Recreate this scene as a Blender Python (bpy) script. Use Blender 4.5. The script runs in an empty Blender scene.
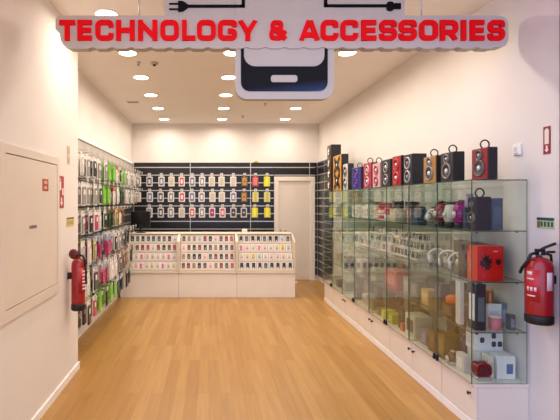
import bpy, bmesh, math, random
from mathutils import Matrix, Vector
random.seed(7)
PI = math.pi
scene = bpy.context.scene
COL = scene.collection

# ------------------------------------------------------------------ materials
def lin(c):
    return c/12.92 if c <= 0.04045 else ((c+0.055)/1.055)**2.4
def rgb(h):
    h = h.lstrip('#')
    return tuple(lin(int(h[i:i+2], 16)/255) for i in (0, 2, 4)) + (1.0,)
def mat(name, hexcol, rough=0.5, metal=0.0, var=0.05, scale=18.0, coat=0.0, emit=None, estr=0.0):
    m = bpy.data.materials.new(name); m.use_nodes = True
    nt = m.node_tree; b = nt.nodes['Principled BSDF']
    base = rgb(hexcol)
    tc = nt.nodes.new('ShaderNodeTexCoord'); n = nt.nodes.new('ShaderNodeTexNoise')
    n.inputs['Scale'].default_value = scale; n.inputs['Detail'].default_value = 3
    nt.links.new(tc.outputs['Object'], n.inputs['Vector'])
    r = nt.nodes.new('ShaderNodeValToRGB')
    r.color_ramp.elements[0].position = 0.3; r.color_ramp.elements[1].position = 0.7
    r.color_ramp.elements[0].color = tuple(max(0, c*(1-var)) for c in base[:3]) + (1,)
    r.color_ramp.elements[1].color = tuple(min(1, c*(1+var)) for c in base[:3]) + (1,)
    nt.links.new(n.outputs['Fac'], r.inputs['Fac'])
    nt.links.new(r.outputs['Color'], b.inputs['Base Color'])
    b.inputs['Roughness'].default_value = rough; b.inputs['Metallic'].default_value = metal
    b.inputs['Coat Weight'].default_value = coat
    if emit:
        b.inputs['Emission Color'].default_value = rgb(emit); b.inputs['Emission Strength'].default_value = estr
    return m
_mc = {}
def C(hexcol, rough=0.5, metal=0.0):
    k = (hexcol, rough, metal)
    if k not in _mc: _mc[k] = mat('paint_'+hexcol.lstrip('#'), hexcol, rough, metal, 0.03)
    return _mc[k]

def floor_material():
    m = bpy.data.materials.new('oak_laminate'); m.use_nodes = True
    nt = m.node_tree; L = nt.links.new; b = nt.nodes['Principled BSDF']
    tc = nt.nodes.new('ShaderNodeTexCoord'); sp = nt.nodes.new('ShaderNodeSeparateXYZ'); cb = nt.nodes.new('ShaderNodeCombineXYZ')
    L(tc.outputs['Object'], sp.inputs[0]); L(sp.outputs['Y'], cb.inputs['X']); L(sp.outputs['X'], cb.inputs['Y'])
    br = nt.nodes.new('ShaderNodeTexBrick'); L(cb.outputs[0], br.inputs['Vector'])
    br.offset = 0.37; br.offset_frequency = 2
    br.inputs['Scale'].default_value = 1; br.inputs['Brick Width'].default_value = 1.22; br.inputs['Row Height'].default_value = 0.096
    br.inputs['Mortar Size'].default_value = 0.0012; br.inputs['Bias'].default_value = 0.0
    br.inputs['Color1'].default_value = rgb('#a3763a'); br.inputs['Color2'].default_value = rgb('#b4894c'); br.inputs['Mortar'].default_value = rgb('#8c6732')
    mp = nt.nodes.new('ShaderNodeMapping'); mp.inputs['Scale'].default_value = (1.6, 26, 1); L(cb.outputs[0], mp.inputs['Vector'])
    n = nt.nodes.new('ShaderNodeTexNoise'); n.inputs['Scale'].default_value = 1.0; n.inputs['Detail'].default_value = 5; L(mp.outputs[0], n.inputs['Vector'])
    rp = nt.nodes.new('ShaderNodeValToRGB'); rp.color_ramp.elements[0].position = .3; rp.color_ramp.elements[1].position = .72
    rp.color_ramp.elements[0].color = (.86, .84, .80, 1); rp.color_ramp.elements[1].color = (1.06, 1.06, 1.07, 1)
    L(n.outputs['Fac'], rp.inputs['Fac'])
    mx = nt.nodes.new('ShaderNodeMixRGB'); mx.blend_type = 'MULTIPLY'; mx.inputs[0].default_value = 1
    L(br.outputs['Color'], mx.inputs[1]); L(rp.outputs['Color'], mx.inputs[2]); L(mx.outputs[0], b.inputs['Base Color'])
    b.inputs['Roughness'].default_value = .36; b.inputs['Specular IOR Level'].default_value = .45
    return m

def glass_material(name, tint, spec=1.0):
    m = bpy.data.materials.new(name); m.use_nodes = True
    nt = m.node_tree; nt.nodes.clear(); L = nt.links.new
    o = nt.nodes.new('ShaderNodeOutputMaterial'); mx = nt.nodes.new('ShaderNodeMixShader')
    t = nt.nodes.new('ShaderNodeBsdfTransparent'); g = nt.nodes.new('ShaderNodeBsdfGlossy'); f = nt.nodes.new('ShaderNodeFresnel')
    t.inputs['Color'].default_value = tint; g.inputs['Roughness'].default_value = 0.01
    g.inputs['Color'].default_value = (spec, spec, spec, 1); 
    gm = nt.nodes.new('ShaderNodeNewGeometry'); mr = nt.nodes.new('ShaderNodeMapRange')      # same reflectance on both faces of the pane
    mr.inputs['To Min'].default_value = 1.5; mr.inputs['To Max'].default_value = 1/1.5
    L(gm.outputs['Backfacing'], mr.inputs['Value']); L(mr.outputs[0], f.inputs['IOR'])
    L(f.outputs[0], mx.inputs[0]); L(t.outputs[0], mx.inputs[1]); L(g.outputs[0], mx.inputs[2]); L(mx.outputs[0], o.inputs[0])
    return m

def bezel_material():  # near black above, bluer towards the bottom and the right
    m = bpy.data.materials.new('phone_bezel_blend'); m.use_nodes = True
    nt = m.node_tree; L = nt.links.new; b = nt.nodes['Principled BSDF']
    tc = nt.nodes.new('ShaderNodeTexCoord'); sp = nt.nodes.new('ShaderNodeSeparateXYZ'); L(tc.outputs['Object'], sp.inputs[0])
    ad = nt.nodes.new('ShaderNodeMath'); ad.operation = 'MULTIPLY_ADD'; ad.inputs[1].default_value = -.12
    L(sp.outputs['X'], ad.inputs[0]); L(sp.outputs['Z'], ad.inputs[2])
    mr = nt.nodes.new('ShaderNodeMapRange'); mr.inputs['From Min'].default_value = -.47; mr.inputs['From Max'].default_value = -.325
    L(ad.outputs[0], mr.inputs['Value'])
    r = nt.nodes.new('ShaderNodeValToRGB'); e = r.color_ramp.elements
    e[0].position = 0; e[0].color = rgb('#5f88bd'); e[1].position = .75; e[1].color = rgb('#17171f')
    x = e.new(.3); x.color = rgb('#2d3f63')
    L(mr.outputs[0], r.inputs['Fac']); L(r.outputs['Color'], b.inputs['Base Color'])
    b.inputs['Roughness'].default_value = .45
    return m

M = dict(
    wall=mat('wall_paint', '#e3dcd5', .75, 0, .012, 3),
    ceil=mat('ceiling_paint', '#f0e9e3', .85, 0, .012, 3),
    white=mat('white_lacquer', '#e6dccf', .35, 0, .02, 5),
    cream=mat('cream_laminate', '#decfb8', .4, 0, .02, 6),
    skirt=mat('skirting_paint', '#f2eee9', .3, 0, .02, 5),
    floor=floor_material(),
    black=mat('slatboard_black', '#0d0c10', .3, 0, .15, 4),
    slatgrey=mat('slatboard_grey', '#b5aea5', .5, 0, .08, 4),
    alu=mat('aluminium_strip', '#c9c6c2', .35, .6, .04, 30),
    chrome=mat('chrome_wire', '#c8c8ca', .2, 1.0, .02, 30),
    wire=mat('hook_wire', '#b4b1ae', .4, .4, .05, 30),
    ticket=mat('ticket_plastic', '#c4bfb8', .4, 0, .05, 30),
    glass=glass_material('clear_glass', (.925, .962, .938, 1)),
    gedge=mat('glass_edge', '#3d5c50', .15, 0, .05, 30),
    red=mat('extinguisher_red', '#9c0f1b', .28, 0, .05, 10, coat=.4),
    rubber=mat('black_rubber', '#141414', .55, 0, .1, 30),
    blk=mat('black_plastic', '#17161a', .4, 0, .1, 30),
    signgrey=mat('sign_board', '#c9c3bc', .5, 0, .02, 6),
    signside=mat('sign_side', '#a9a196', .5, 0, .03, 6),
    letter=mat('sign_red', '#f40f18', .6, 0, .03, 10),
    letterout=mat('sign_letter_edge', '#e8c8cc', .5, 0, .02, 10),
    navy=mat('sign_black', '#0d0f18', .4, 0, .05, 10),
    bezel=bezel_material(),
    lamp=mat('lamp_diffuser', '#ffffff', .4, 0, 0, 5, emit='#fff3e2', estr=9.0),
    lampring=mat('lamp_ring', '#f4efe8', .4, 0, .02, 10),
    panel=mat('access_panel_paint', '#dcd0c2', .5, 0, .02, 4),
    dark=mat('shadow_gap', '#3a342e', .7, 0, .1, 10),
    maroon=mat('shutter_rail', '#6a3f58', .4, 0, .05, 10),
)

for k_ in ('letter', 'navy', 'bezel'): M[k_].node_tree.nodes['Principled BSDF'].inputs['Specular IOR Level'].default_value = .12
M['floor'].node_tree.nodes['Principled BSDF'].inputs['Specular IOR Level'].default_value = .4
# ------------------------------------------------------------------ mesh builder
class MB:
    def __init__(s): s.v = []; s.f = []; s.mi = []; s.sm = []
    def add(s, vs, fs, m=0, smooth=False, X=None):
        o = len(s.v)
        for p in vs:
            p = Vector(p)
            if X is not None: p = X @ p
            s.v.append(tuple(p))
        for f in fs: s.f.append([i+o for i in f]); s.mi.append(m); s.sm.append(smooth)
        return s
    def box(s, x0, x1, y0, y1, z0, z1, m=0, X=None):
        v = [(x, y, z) for z in (z0, z1) for y in (y0, y1) for x in (x0, x1)]
        f = [(0, 2, 3, 1), (4, 5, 7, 6), (0, 1, 5, 4), (2, 6, 7, 3), (0, 4, 6, 2), (1, 3, 7, 5)]
        return s.add(v, f, m, False, X)
    def glass(s, x0, x1, y0, y1, z0, z1):        # pane: faces slot 0, the thin rim slot 1
        d = (x1-x0, y1-y0, z1-z0); k = d.index(min(d))
        v = [(x, y, z) for z in (z0, z1) for y in (y0, y1) for x in (x0, x1)]
        fz = [(0, 2, 3, 1), (4, 5, 7, 6)]; fy = [(0, 1, 5, 4), (2, 6, 7, 3)]; fx = [(0, 4, 6, 2), (1, 3, 7, 5)]
        big = (fx, fy, fz)[k]
        rim = [f for i, g in enumerate((fx, fy, fz)) if i != k for f in g]
        s.add(v, big, 0); s.add(v, rim, 1); return s
    def tube(s, path, r, seg=8, m=0, closed=False, X=None):
        P = [Vector(p) for p in path]; n = len(P); vs = []; fs = []
        prev = None
        for i, p in enumerate(P):
            if closed: t = P[(i+1) % n]-P[i-1]
            else: t = P[min(i+1, n-1)]-P[max(i-1, 0)]
            t.normalize()
            if prev is None:
                a = Vector((0, 0, 1)) if abs(t.z) < .9 else Vector((1, 0, 0)); u = t.cross(a).normalized()
            else: u = (prev-t*prev.dot(t)).normalized()
            prev = u; w = t.cross(u)
            for k in range(seg):
                a = 2*PI*k/seg; vs.append(p+u*r*math.cos(a)+w*r*math.sin(a))
        rng = n if closed else n-1
        for i in range(rng):
            for k in range(seg):
                j = (i+1) % n; fs.append((i*seg+k, i*seg+(k+1) % seg, j*seg+(k+1) % seg, j*seg+k))
        if not closed:
            fs.append(tuple(range(seg))[::-1]); fs.append(tuple((n-1)*seg+k for k in range(seg)))
        return s.add(vs, fs, m, True, X)
    def lathe(s, prof, seg=24, m=0, X=None, smooth=True, cap=True):
        vs = []; fs = []; n = len(prof)
        for r, z in prof:
            for k in range(seg):
                a = 2*PI*k/seg; vs.append((r*math.cos(a), r*math.sin(a), z))
        for i in range(n-1):
            for k in range(seg): fs.append((i*seg+k, i*seg+(k+1) % seg, (i+1)*seg+(k+1) % seg, (i+1)*seg+k))
        if cap:
            fs.append(tuple(range(seg))[::-1]); fs.append(tuple((n-1)*seg+k for k in range(seg)))
        return s.add(vs, fs, m, smooth, X)
    def prism(s, poly, y0, y1, m=0, X=None, mside=None):   # polygon in (x,z), extruded along y
        n = len(poly)
        vs = [(p[0], y0, p[1]) for p in poly]+[(p[0], y1, p[1]) for p in poly]
        s.add(vs, [tuple(range(n)), tuple(range(2*n-1, n-1, -1))], m, False, X)
        s.add(vs, [(i, n+i, n+(i+1) % n, (i+1) % n) for i in range(n)], m if mside is None else mside, False, X)
        return s
    def stroke(s, path, t, y0, y1, closed=False, m=0):     # thick flat line in the xz plane
        P = [Vector((p[0], p[1])) for p in path]; n = len(P); Lf = []; Rt = []
        for i in range(n):
            if closed: a, b = P[i]-P[i-1], P[(i+1) % n]-P[i]
            else:
                a = P[i]-P[i-1] if i > 0 else P[1]-P[0]
                b = P[i+1]-P[i] if i < n-1 else P[n-1]-P[n-2]
            a = a.normalized(); b = b.normalized()
            na = Vector((-a.y, a.x)); nb = Vector((-b.y, b.x)); mm = na+nb
            if mm.length < 1e-4: mm = na
            mm.normalize(); k = min(2.0, 1/max(.3, mm.dot(na)))
            Lf.append(P[i]+mm*t/2*k); Rt.append(P[i]-mm*t/2*k)
        vs = []
        for y in (y0, y1):
            vs += [(p.x, y, p.y) for p in Lf]+[(p.x, y, p.y) for p in Rt]
        N = 2*n; fs = []
        for i in range(n if closed else n-1):
            j = (i+1) % n
            fs += [(i, n+i, n+j, j), (N+i, N+j, N+n+j, N+n+i), (i, j, N+j, N+i), (n+i, N+n+i, N+n+j, n+j)]
        if not closed: fs += [(0, N, N+n, n), (n-1, 2*n-1, N+2*n-1, N+n-1)]
        return s.add(vs, fs, m)
    def mesh(s, name, mats, bevel=0, seg=2):
        me = bpy.data.meshes.new(name); me.from_pydata(s.v, [], s.f)
        for mt in (mats if isinstance(mats, (list, tuple)) else [mats]): me.materials.append(mt)
        me.polygons.foreach_set('material_index', s.mi); me.polygons.foreach_set('use_smooth', s.sm)
        bm = bmesh.new(); bm.from_mesh(me)
        if bevel:
            bmesh.ops.remove_doubles(bm, verts=bm.verts, dist=1e-6)
            es = [e for e in bm.edges if len(e.link_faces) == 2 and e.calc_face_angle(0) > .7]
            bmesh.ops.bevel(bm, geom=es, offset=bevel, segments=seg, affect='EDGES', profile=.5)
        bmesh.ops.recalc_face_normals(bm, faces=bm.faces)
        bm.to_mesh(me); bm.free(); me.update()
        return me
    def build(s, name, mats, parent=None, bevel=0, seg=2, loc=(0, 0, 0), rz=0):
        return put(name, s.mesh(name, mats, bevel, seg), parent, loc, rz)

def put(name, me, parent=None, loc=(0, 0, 0), rz=0):
    o = bpy.data.objects.new(name, me); COL.objects.link(o)
    o.location = loc; o.rotation_euler = (0, 0, rz)
    if parent is not None: o.parent = parent
    return o
def tag(o, label, cat, group=None, kind=None):
    o['label'] = label; o['category'] = cat
    if group: o['group'] = group
    if kind: o['kind'] = kind
    return o
def thing(name, label, cat, loc=(0, 0, 0), rz=0, group=None):
    o = bpy.data.objects.new(name, None); o.empty_display_size = .05; COL.objects.link(o)
    o.location = loc; o.rotation_euler = (0, 0, rz)
    return tag(o, label, cat, group)
def copy_thing(o, loc, label=None, rz=None):
    c = o.copy(); COL.objects.link(c); c.location = loc
    if rz is not None: c.rotation_euler = (0, 0, rz)
    if label: c['label'] = label
    for ch in list(o.children):
        d = ch.copy(); COL.objects.link(d); d.parent = c
        for g in list(ch.children):
            e = g.copy(); COL.objects.link(e); e.parent = d
    return c
def struct(o): o['kind'] = 'structure'; return o
def RX(a): return Matrix.Rotation(a, 4, 'X')
def RY(a): return Matrix.Rotation(a, 4, 'Y')
def T(x, y, z): return Matrix.Translation((x, y, z))
FACEX = RY(-PI/2)          # lathe axis +z -> -x
FACEY = RX(PI/2)           # lathe axis +z -> -y
def rrect(x0, x1, z0, z1, r, n=5):
    P = []
    for cx, cz, a0 in ((x1-r, z1-r, 0), (x0+r, z1-r, PI/2), (x0+r, z0+r, PI), (x1-r, z0+r, 1.5*PI)):
        for k in range(n+1):
            a = a0+k*PI/2/n; P.append((cx+r*math.cos(a), cz+r*math.sin(a)))
    return P
ORD = ['first', 'second', 'third', 'fourth', 'fifth', 'sixth', 'seventh', 'eighth', 'ninth', 'tenth', 'eleventh', 'twelfth',
       'thirteenth', 'fourteenth', 'fifteenth', 'sixteenth', 'seventeenth', 'eighteenth']

# ------------------------------------------------------------------ room constants (metres; camera eye at 1.6)
XL, XR, YB, H = -1.56, 2.22, 8.92, 3.17
PX, PY = -1.25, 4.2           # left storefront pier: face and end
YF = 1.9                      # where the walls of the storefront start, behind which lies the mall

struct(MB().box(-4, 5, -2.5, YB+.2, -.1, 0).build('floor', M['floor']))
struct(MB().box(XL-.3, XR+.3, YF, YB+.2, H, H+.1).build('ceiling', M['ceil']))
struct(MB().box(XL-.2, XR+.2, YB, YB+.15, 0, H).build('wall_back', M['wall']))
struct(MB().box(XL-.2, XL, PY, YB, 0, H).build('wall_left', M['wall']))
struct(MB().box(XR, XR+.2, YF, YB, 0, H).build('wall_right', M['wall']))
struct(MB().box(XL-.2, PX, YF, PY, 0, H).build('wall_front', M['wall'], bevel=.004))
b = MB().box(PX, PX+.014, YF, PY+.014, 0, .065).box(XL, PX, PY, PY+.014, 0, .065)
struct(b.build('baseboard_front', M['skirt'], bevel=.003))
struct(MB().box(XL, XL+.045, PY+.014, 7.9, 0, .09).build('baseboard_left', M['skirt'], bevel=.004))
struct(MB().box(XR-.012, XR, YF, 2.775, 0, H).build('trim_1', M['maroon'], bevel=.004))

# ------------------------------------------------------------------ door in the back wall
DX0, DX1, DZ = 1.316, 2.138, 2.09
fr = MB().box(DX0, DX0+.085, YB-.05, YB, 0, DZ).box(DX1-.085, DX1, YB-.05, YB, 0, DZ).box(DX0+.085, DX1-.085, YB-.05, YB, DZ-.085, DZ)
d = struct(MB().box(DX0+.085, DX1-.085, YB-.018, YB-.001, .008, DZ-.085).build('door_1', M['panel']))
fr.build('door_frame', M['white'], d, bevel=.004)
hd = MB().lathe([(.024, 0), (.024, .012), (.01, .014), (.01, .03)], 16, X=T(DX0+.14, YB-.018, 1.0) @ FACEY)
hd.tube([(DX0+.14, YB-.045, 1.0), (DX0+.25, YB-.045, 1.0)], .008)
hd.build('door_handle', M['chrome'], d)
st = thing('door_stop', 'small white door stop on the floor in front of the back door', 'door stop', (1.70, 8.55, 0))
MB().lathe([(.022, 0), (.024, .01), (.02, .03), (.012, .036)], 16).build('base', M['skirt'], st)
MB().lathe([(.013, .036), (.014, .05), (.006, .055)], 16).build('rubber_tip', M['white'], st)

# ------------------------------------------------------------------ slat-wall display panels
def slat_zs(): return [2.278-.1555*k for k in range(15)]
def slat_panel(label, boards, rails, board_mat, joint=None):
    t = thing('slatwall_panel', label, 'slatwall', (0, 0, 0))
    bb = MB()
    for a in boards: bb.box(*a)
    bb.build('board', board_mat, t)
    rb = MB()
    for a in rails: rb.box(*a)
    rb.build('slat_rail', M['alu'], t)
    if joint:
        jb = MB()
        for a in joint: jb.box(*a)
        jb.build('joint_strip', M['alu'], t)
    return t
YS = YB-.03                      # face of the back boards
def back_rails(x0, x1, zmin): return [(x0+.004, x1-.004, YS-.006, YS-.0005, z-.009, z+.009) for z in slat_zs() if z > zmin]
slat_panel('black slatted wall panel at the left end of the back wall', [(XL+.05, -.377, YS, YB-.001, .1, 2.375)],
           back_rails(XL+.05, -.377, .1), M['black'], [(-.385, -.372, YS-.009, YS-.0065, .1, 2.375)])
slat_panel('black slatted wall panel behind the middle counter, between two joint strips', [(-.371, .837, YS, YB-.001, .1, 2.375)],
           back_rails(-.371, .837, .1), M['black'], [(.832, .845, YS-.009, YS-.0065, .1, 2.375)])
slat_panel('black slatted wall panel beside and over the white door', [(.843, DX0-.002, YS, YB-.001, .1, 2.375), (DX0-.002, 2.027, YS, YB-.001, DZ+.005, 2.375)],
           back_rails(.843, DX0-.002, .1)+back_rails(DX0, 2.027, DZ+.01), M['black'], [(2.023, 2.036, YS-.009, YS-.0065, DZ+.005, 2.375)])
slat_panel('narrow black slatted panel in the corner right of the door', [(2.033, XR-.04, YS, YB-.001, DZ+.005, 2.375), (DX1+.002, XR-.04, YS, YB-.001, .1, DZ+.005)],
           back_rails(2.033, XR-.04, DZ+.01)+back_rails(DX1+.002, XR-.04, .1), M['black'])
XS = XR-.03
slat_panel('black slatted panel on the right wall past the glass cabinets', [(XS, XR-.001, 7.85, YB-.04, .1, 2.375)],
           [(XS-.006, XS-.0005, 7.86, YB-.05, z-.009, z+.009) for z in slat_zs()], M['black'],
           [(XS-.009, XS-.0065, 8.3, 8.314, .1, 2.375)])
XW = XL+.03
slat_panel('dark slatted panel along the left wall behind the hanging packs', [(XL+.001, XW, PY+.02, 8.87, .1, 2.13)],
           [(XW+.0005, XW+.006, PY+.03, 8.86, z-.009, z+.009) for z in slat_zs() if z < 2.13], C('#3b383a', .45))
hp = thing('header_panel', 'plain grey board over the top row of left wall hooks', 'panel')
MB().box(XL+.001, XW-.005, PY+.02, 8.87, 2.135, 2.33).build('board', M['slatgrey'], hp)
MB().box(XL+.001, XW+.01, PY+.02, 8.87, 2.331, 2.375).build('top_edge', M['skirt'], hp, bevel=.003)

# ------------------------------------------------------------------ hooks and hanging packs
def hook_mesh(L, axis):
    m = MB(); X = Matrix.Identity(4) if axis == 'x' else Matrix.Rotation(-PI/2, 4, 'Z')
    m.tube([(0.004, 0, 0), (L-.02, 0, 0), (L-.008, 0, .004), (L, 0, .018)], .0032, 6, 0, X=X)
    m.tube([(0.004, 0, .035), (L, 0, .035)], .003, 6, 0, X=X)
    m.box(0, .004, -.016, .016, -.012, .045, 0, X=X)
    m.box(L, L+.004, -.03, .03, .012, .054, 1, X=X)
    return m.mesh('peg_hook', [M['wire'], M['ticket']])
def pack_mesh(w, h, card, insert, header=None, t=.003, blister=.013):
    """Hanging card facing +x; the top of the euro hole is at the origin."""
    m = MB(); hw = w/2
    top = .012; hole = .014
    m.box(-t/2, t/2, -hw, hw, .003, top, 1 if header else 0)
    m.box(-t/2, t/2, -hw, -.012, -hole, .003, 1 if header else 0); m.box(-t/2, t/2, .012, hw, -hole, .003, 1 if header else 0)
    zb = -hole-(h*.16 if header else 0)
    if header: m.box(-t/2, t/2, -hw, hw, zb, -hole, 1)
    m.box(-t/2, t/2, -hw, hw, top-h, zb, 0)
    # raised bubble with the accessory in it
    z1 = zb-h*.05 if header else -h*.16; z0 = top-h+h*.07; q = hw*.72
    P = rrect(-q, q, z0, z1, q*.3, 4)
    X = Matrix.Rotation(PI/2, 4, 'Z')
    m.prism(P, -blister-t/2, -t/2, 2, X=X)
    P2 = rrect(-q*.5, q*.5, z0+(z1-z0)*.55, z1-(z1-z0)*.15, q*.25, 3)
    m.prism(P2, -blister-t/2-.0015, -blister-t/2, 0, X=X)
    return m.mesh('blister_pack', [C(card, .3), C(header or card, .35), C(insert, .25)])
_pm = {}
def pack(card, insert, header=None, w=.105, h=.235):
    k = (card, insert, header, w, h)
    if k not in _pm: _pm[k] = pack_mesh(w, h, card, insert, header)
    return _pm[k]

W, BK, GR, MG = '#eeeae4', '#25242a', '#5fae26', '#9c1f55'
STY = {  # style: (card, insert, header), words
    'wg': ((W, '#9a948f', None), 'white pack with grey insert'), 'wd': ((W, BK, None), 'white pack with black insert'),
    'wn': ((W, '#5a4d50', None), 'white pack with brown insert'), 'ww': ((W, '#d9d3cc', None), 'all white pack'),
    'wp': ((W, '#c0486f', None), 'white pack with pink insert'), 'wb': ((W, '#39405e', None), 'white pack with navy insert'),
    'g': ((GR, '#8ed047', None), 'bright green pack'), 'dg': (('#35691e', '#27301f', None), 'dark green pack'),
    'r': ((W, '#ded2c6', '#c24a35'), 'cream pack with red header'), 'pk': (('#d8695f', '#e9b9ae', None), 'coral pink pack'),
    't': (('#b08a5e', '#6d4a35', None), 'tan pack with brown insert'), 'm': ((MG, '#b32a66', '#8fa4c8'), 'magenta pack with pale blue header'),
    'd': (('#35333a', '#17161a', None), 'black pack'), 'b': (('#3c5066', '#22303f', '#d7dde2'), 'slate blue pack'),
    'y': (('#dccf9c', '#a0935a', None), 'pale yellow pack'),
}
def left_style(row, y):
    R = [
        [(4.95, ['wg', 'ww', 'wn']), (5.65, ['wd', 'wg', 'wd']), (6.25, ['g']), (6.6, ['ww', 'r']), (7.2, ['g', 'g', 'wd']), (9, ['ww', 'wg'])],
        [(5.6, ['wn', 'ww', 'wg', 'wd']), (5.95, ['g']), (6.6, ['r', 'r', 'ww']), (7.2, ['dg', 'dg', 'r']), (9, ['ww', 'wg'])],
        [(4.9, ['wd', 'wg']), (5.15, ['wp', 'wp', 'wd']), (5.8, ['wd', 'ww', 'wb']), (6.25, ['g', 'dg']), (6.75, ['pk', 'r', 'y']), (9, ['t', 'pk'])],
        [(4.95, ['y', 'ww', 'wn']), (5.75, ['m']), (6.4, ['wd', 'wg']), (9, ['d', 'wd'])],
        [(5.05, ['wd', 'ww']), (5.6, ['m', 'wp']), (6.2, ['ww', 'wg', 'wb']), (9, ['d', 't'])],
        [(5.05, ['wp', 'wd', 'ww']), (5.9, ['g', 'dg', 'g']), (6.4, ['b', 'wb']), (9, ['d', 'd', 'y'])],
    ][row]
    for lim, s in R:
        if y < lim: return random.choice(s)
    return 'ww'
ROWN = ['top row', 'second row', 'third row', 'fourth row', 'fifth row', 'lowest row']
HOOK_L = hook_mesh(.25, 'x'); HOOK_LONG = hook_mesh(.34, 'x')
npk = 0
ZL = [2.278-.1555*k-.02 for k in (1, 3, 5, 7, 9, 11)]
for row in range(6):
    n = (16, 16, 11, 11, 11, 10)[row]
    for i in range(n):
        y = 4.62+.25*i; z = ZL[row]
        o = put('peg_hook', HOOK_LONG if row >= 3 else HOOK_L, None, (XW+.006, y, z))
        tag(o, f'wire peg hook holding the {ORD[i]} pack stack from the front, {ROWN[row]}, left wall', 'hook', 'peg hooks on the left wall')
        s = left_style(row, y)
        k = 4 if i < 9 else 3
        if row in (3, 4) and i > 8: k = 3
        xs = sorted((random.uniform(.03, .05)+j*random.uniform(.045, .055))*(1.0 if row < 3 else 1.42 if k == 4 else 1.8) for j in range(k))
        for j, dx in enumerate(xs):
            if random.random() < .15: s2 = left_style(row, y)
            else: s2 = s
            (c_, i_, h_), words = STY[s2]
            big = row >= 4 and s2 in ('wd', 'ww')
            p = put('blister_pack', pack(c_, i_, h_, .16 if big else .13, .27 if big else .245+.01*((i+row) % 2)), None,
                    (XW+.006+dx, y+random.uniform(-.004, .004), z-.0005), random.uniform(-.05, .05))
            tag(p, f'{words}, {ORD[k-1-j]} from the tip, {ORD[i]} hook, {ROWN[row]}, left wall', 'blister pack', 'packs hanging on the left wall')
            npk += 1

# back wall: three rows of packs
def case_pack(card, case, shape):
    """Pack facing -y with parts; euro hole at the origin."""
    w, h, t = .125, .225, .003
    m = MB(); hw = w/2
    m.box(-.028, .028, -t/2, t/2, .003, .014); m.box(-.028, -.012, -t/2, t/2, -.014, .003); m.box(.012, .028, -t/2, t/2, -.014, .003)
    m.prism(rrect(-hw, hw, .014-h, -.014, .012, 3), -t/2, t/2)
    card_me = m.mesh('card', C(card, .35))
    z0, z1 = .014-h+.025, -.035
    if shape == 'slim':
        P = rrect(-.022, .022, z0-.01, z1+.01, .015, 4)
    else: P = rrect(-.04, .04, z0, z1, .014, 4)
    m = MB().prism(P, -t/2-.012, -t/2)
    if shape == 'hole':
        m.prism(rrect(-.022, .022, z0+.03, z1-.035, .01, 3), -t/2-.0135, -t/2-.012, 1)
    if shape == 'dot':
        m.lathe([(.018, 0), (.018, .0015)], 14, 1, X=T(0, -t/2-.012, (z0+z1)/2) @ FACEY)
    return card_me, m.mesh('phone_case', [C(case, .3), C(card, .35)])
YH = YS-.006
HOOK_B = hook_mesh(.12, 'y')
bx = [138, 149.6, 161, 171.3, 182, 192.4, 202, 212.3, 222, 233, 244, 255, 267.3]
bx = [(p-209)/(440/8.8) for p in bx]
BKS = {'a': ('#dcd8d6', '#3f3e44', 'hole', 'white pack with charcoal case'), 'b': ('#e3dfdc', '#8d8886', 'hole', 'white pack with silver case'),
       'c': ('#e2dacd', '#c9bfb2', 'full', 'cream pack with beige case'), 'd': ('#e2dcd8', '#c9504e', 'hole', 'white pack with red case'),
       'e': ('#b9463f', '#d97a70', 'full', 'red pack'), 'f': ('#d8d23a', '#efe95a', 'slim', 'yellow pack'),
       'g': ('#6d5a44', '#c28a3c', 'dot', 'brown and orange pack'), 'h': ('#e6dcda', '#a0305f', 'dot', 'white pack with wine red case'),
       'i': ('#dcdadc', '#6f7284', 'hole', 'white pack with bluish case'), 'j': ('#d6cf9a', '#c9c227', 'slim', 'pale pack with yellow strap'),
       'k': ('#cfc9c2', '#302f33', 'dot', 'grey pack with black case')}
rows = ['caacdiabccgef', 'biaadibbccgjj', 'xbaaddbhdkkff']
rows = ['baicdibcccgef', 'ciabdibccigjj', 'xbabcdbhdkkff']
_cp = {}
YP = YH-.085
for r_, seq in enumerate(rows):
    z = 2.278-.1555*(1+2*r_)
    for i, ch in enumerate(seq):
        if ch == 'x': continue
        x = bx[i]+random.uniform(-.01, .01)
        o = put('peg_hook', HOOK_B, None, (x, YH, z-.02))
        rn = ['top', 'middle', 'bottom'][r_]
        tag(o, f'wire peg hook for the {ORD[i]} pack from the left, {rn} row, back wall', 'hook', 'peg hooks on the back wall')
        card, case, shp, words = BKS[ch]
        if ch not in _cp: _cp[ch] = case_pack(card, case, shp)
        t = thing('phone_case_pack', f'{words}, {ORD[i]} from left, {rn} row, back wall', 'phone case', (x, YP, z-.0205), 0, 'phone case packs on the back wall')
        put('card', _cp[ch][0], t); put('phone_case', _cp[ch][1], t)

# little things at the top of and in front of the back wall
t = thing('plush_tag', 'small yellow soft tag on top edge of the black back panels', 'tag', (.95, YB-.015, 2.375))
MB().lathe([(.012, 0), (.03, .01), (.034, .025), (.02, .04), (.004, .046)], 14).build('body', C('#d9c02a', .7), t)
MB().box(.03, .075, -.006, .006, 0, .018).build('tail', C('#e3d16a', .7), t, bevel=.003)

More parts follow.
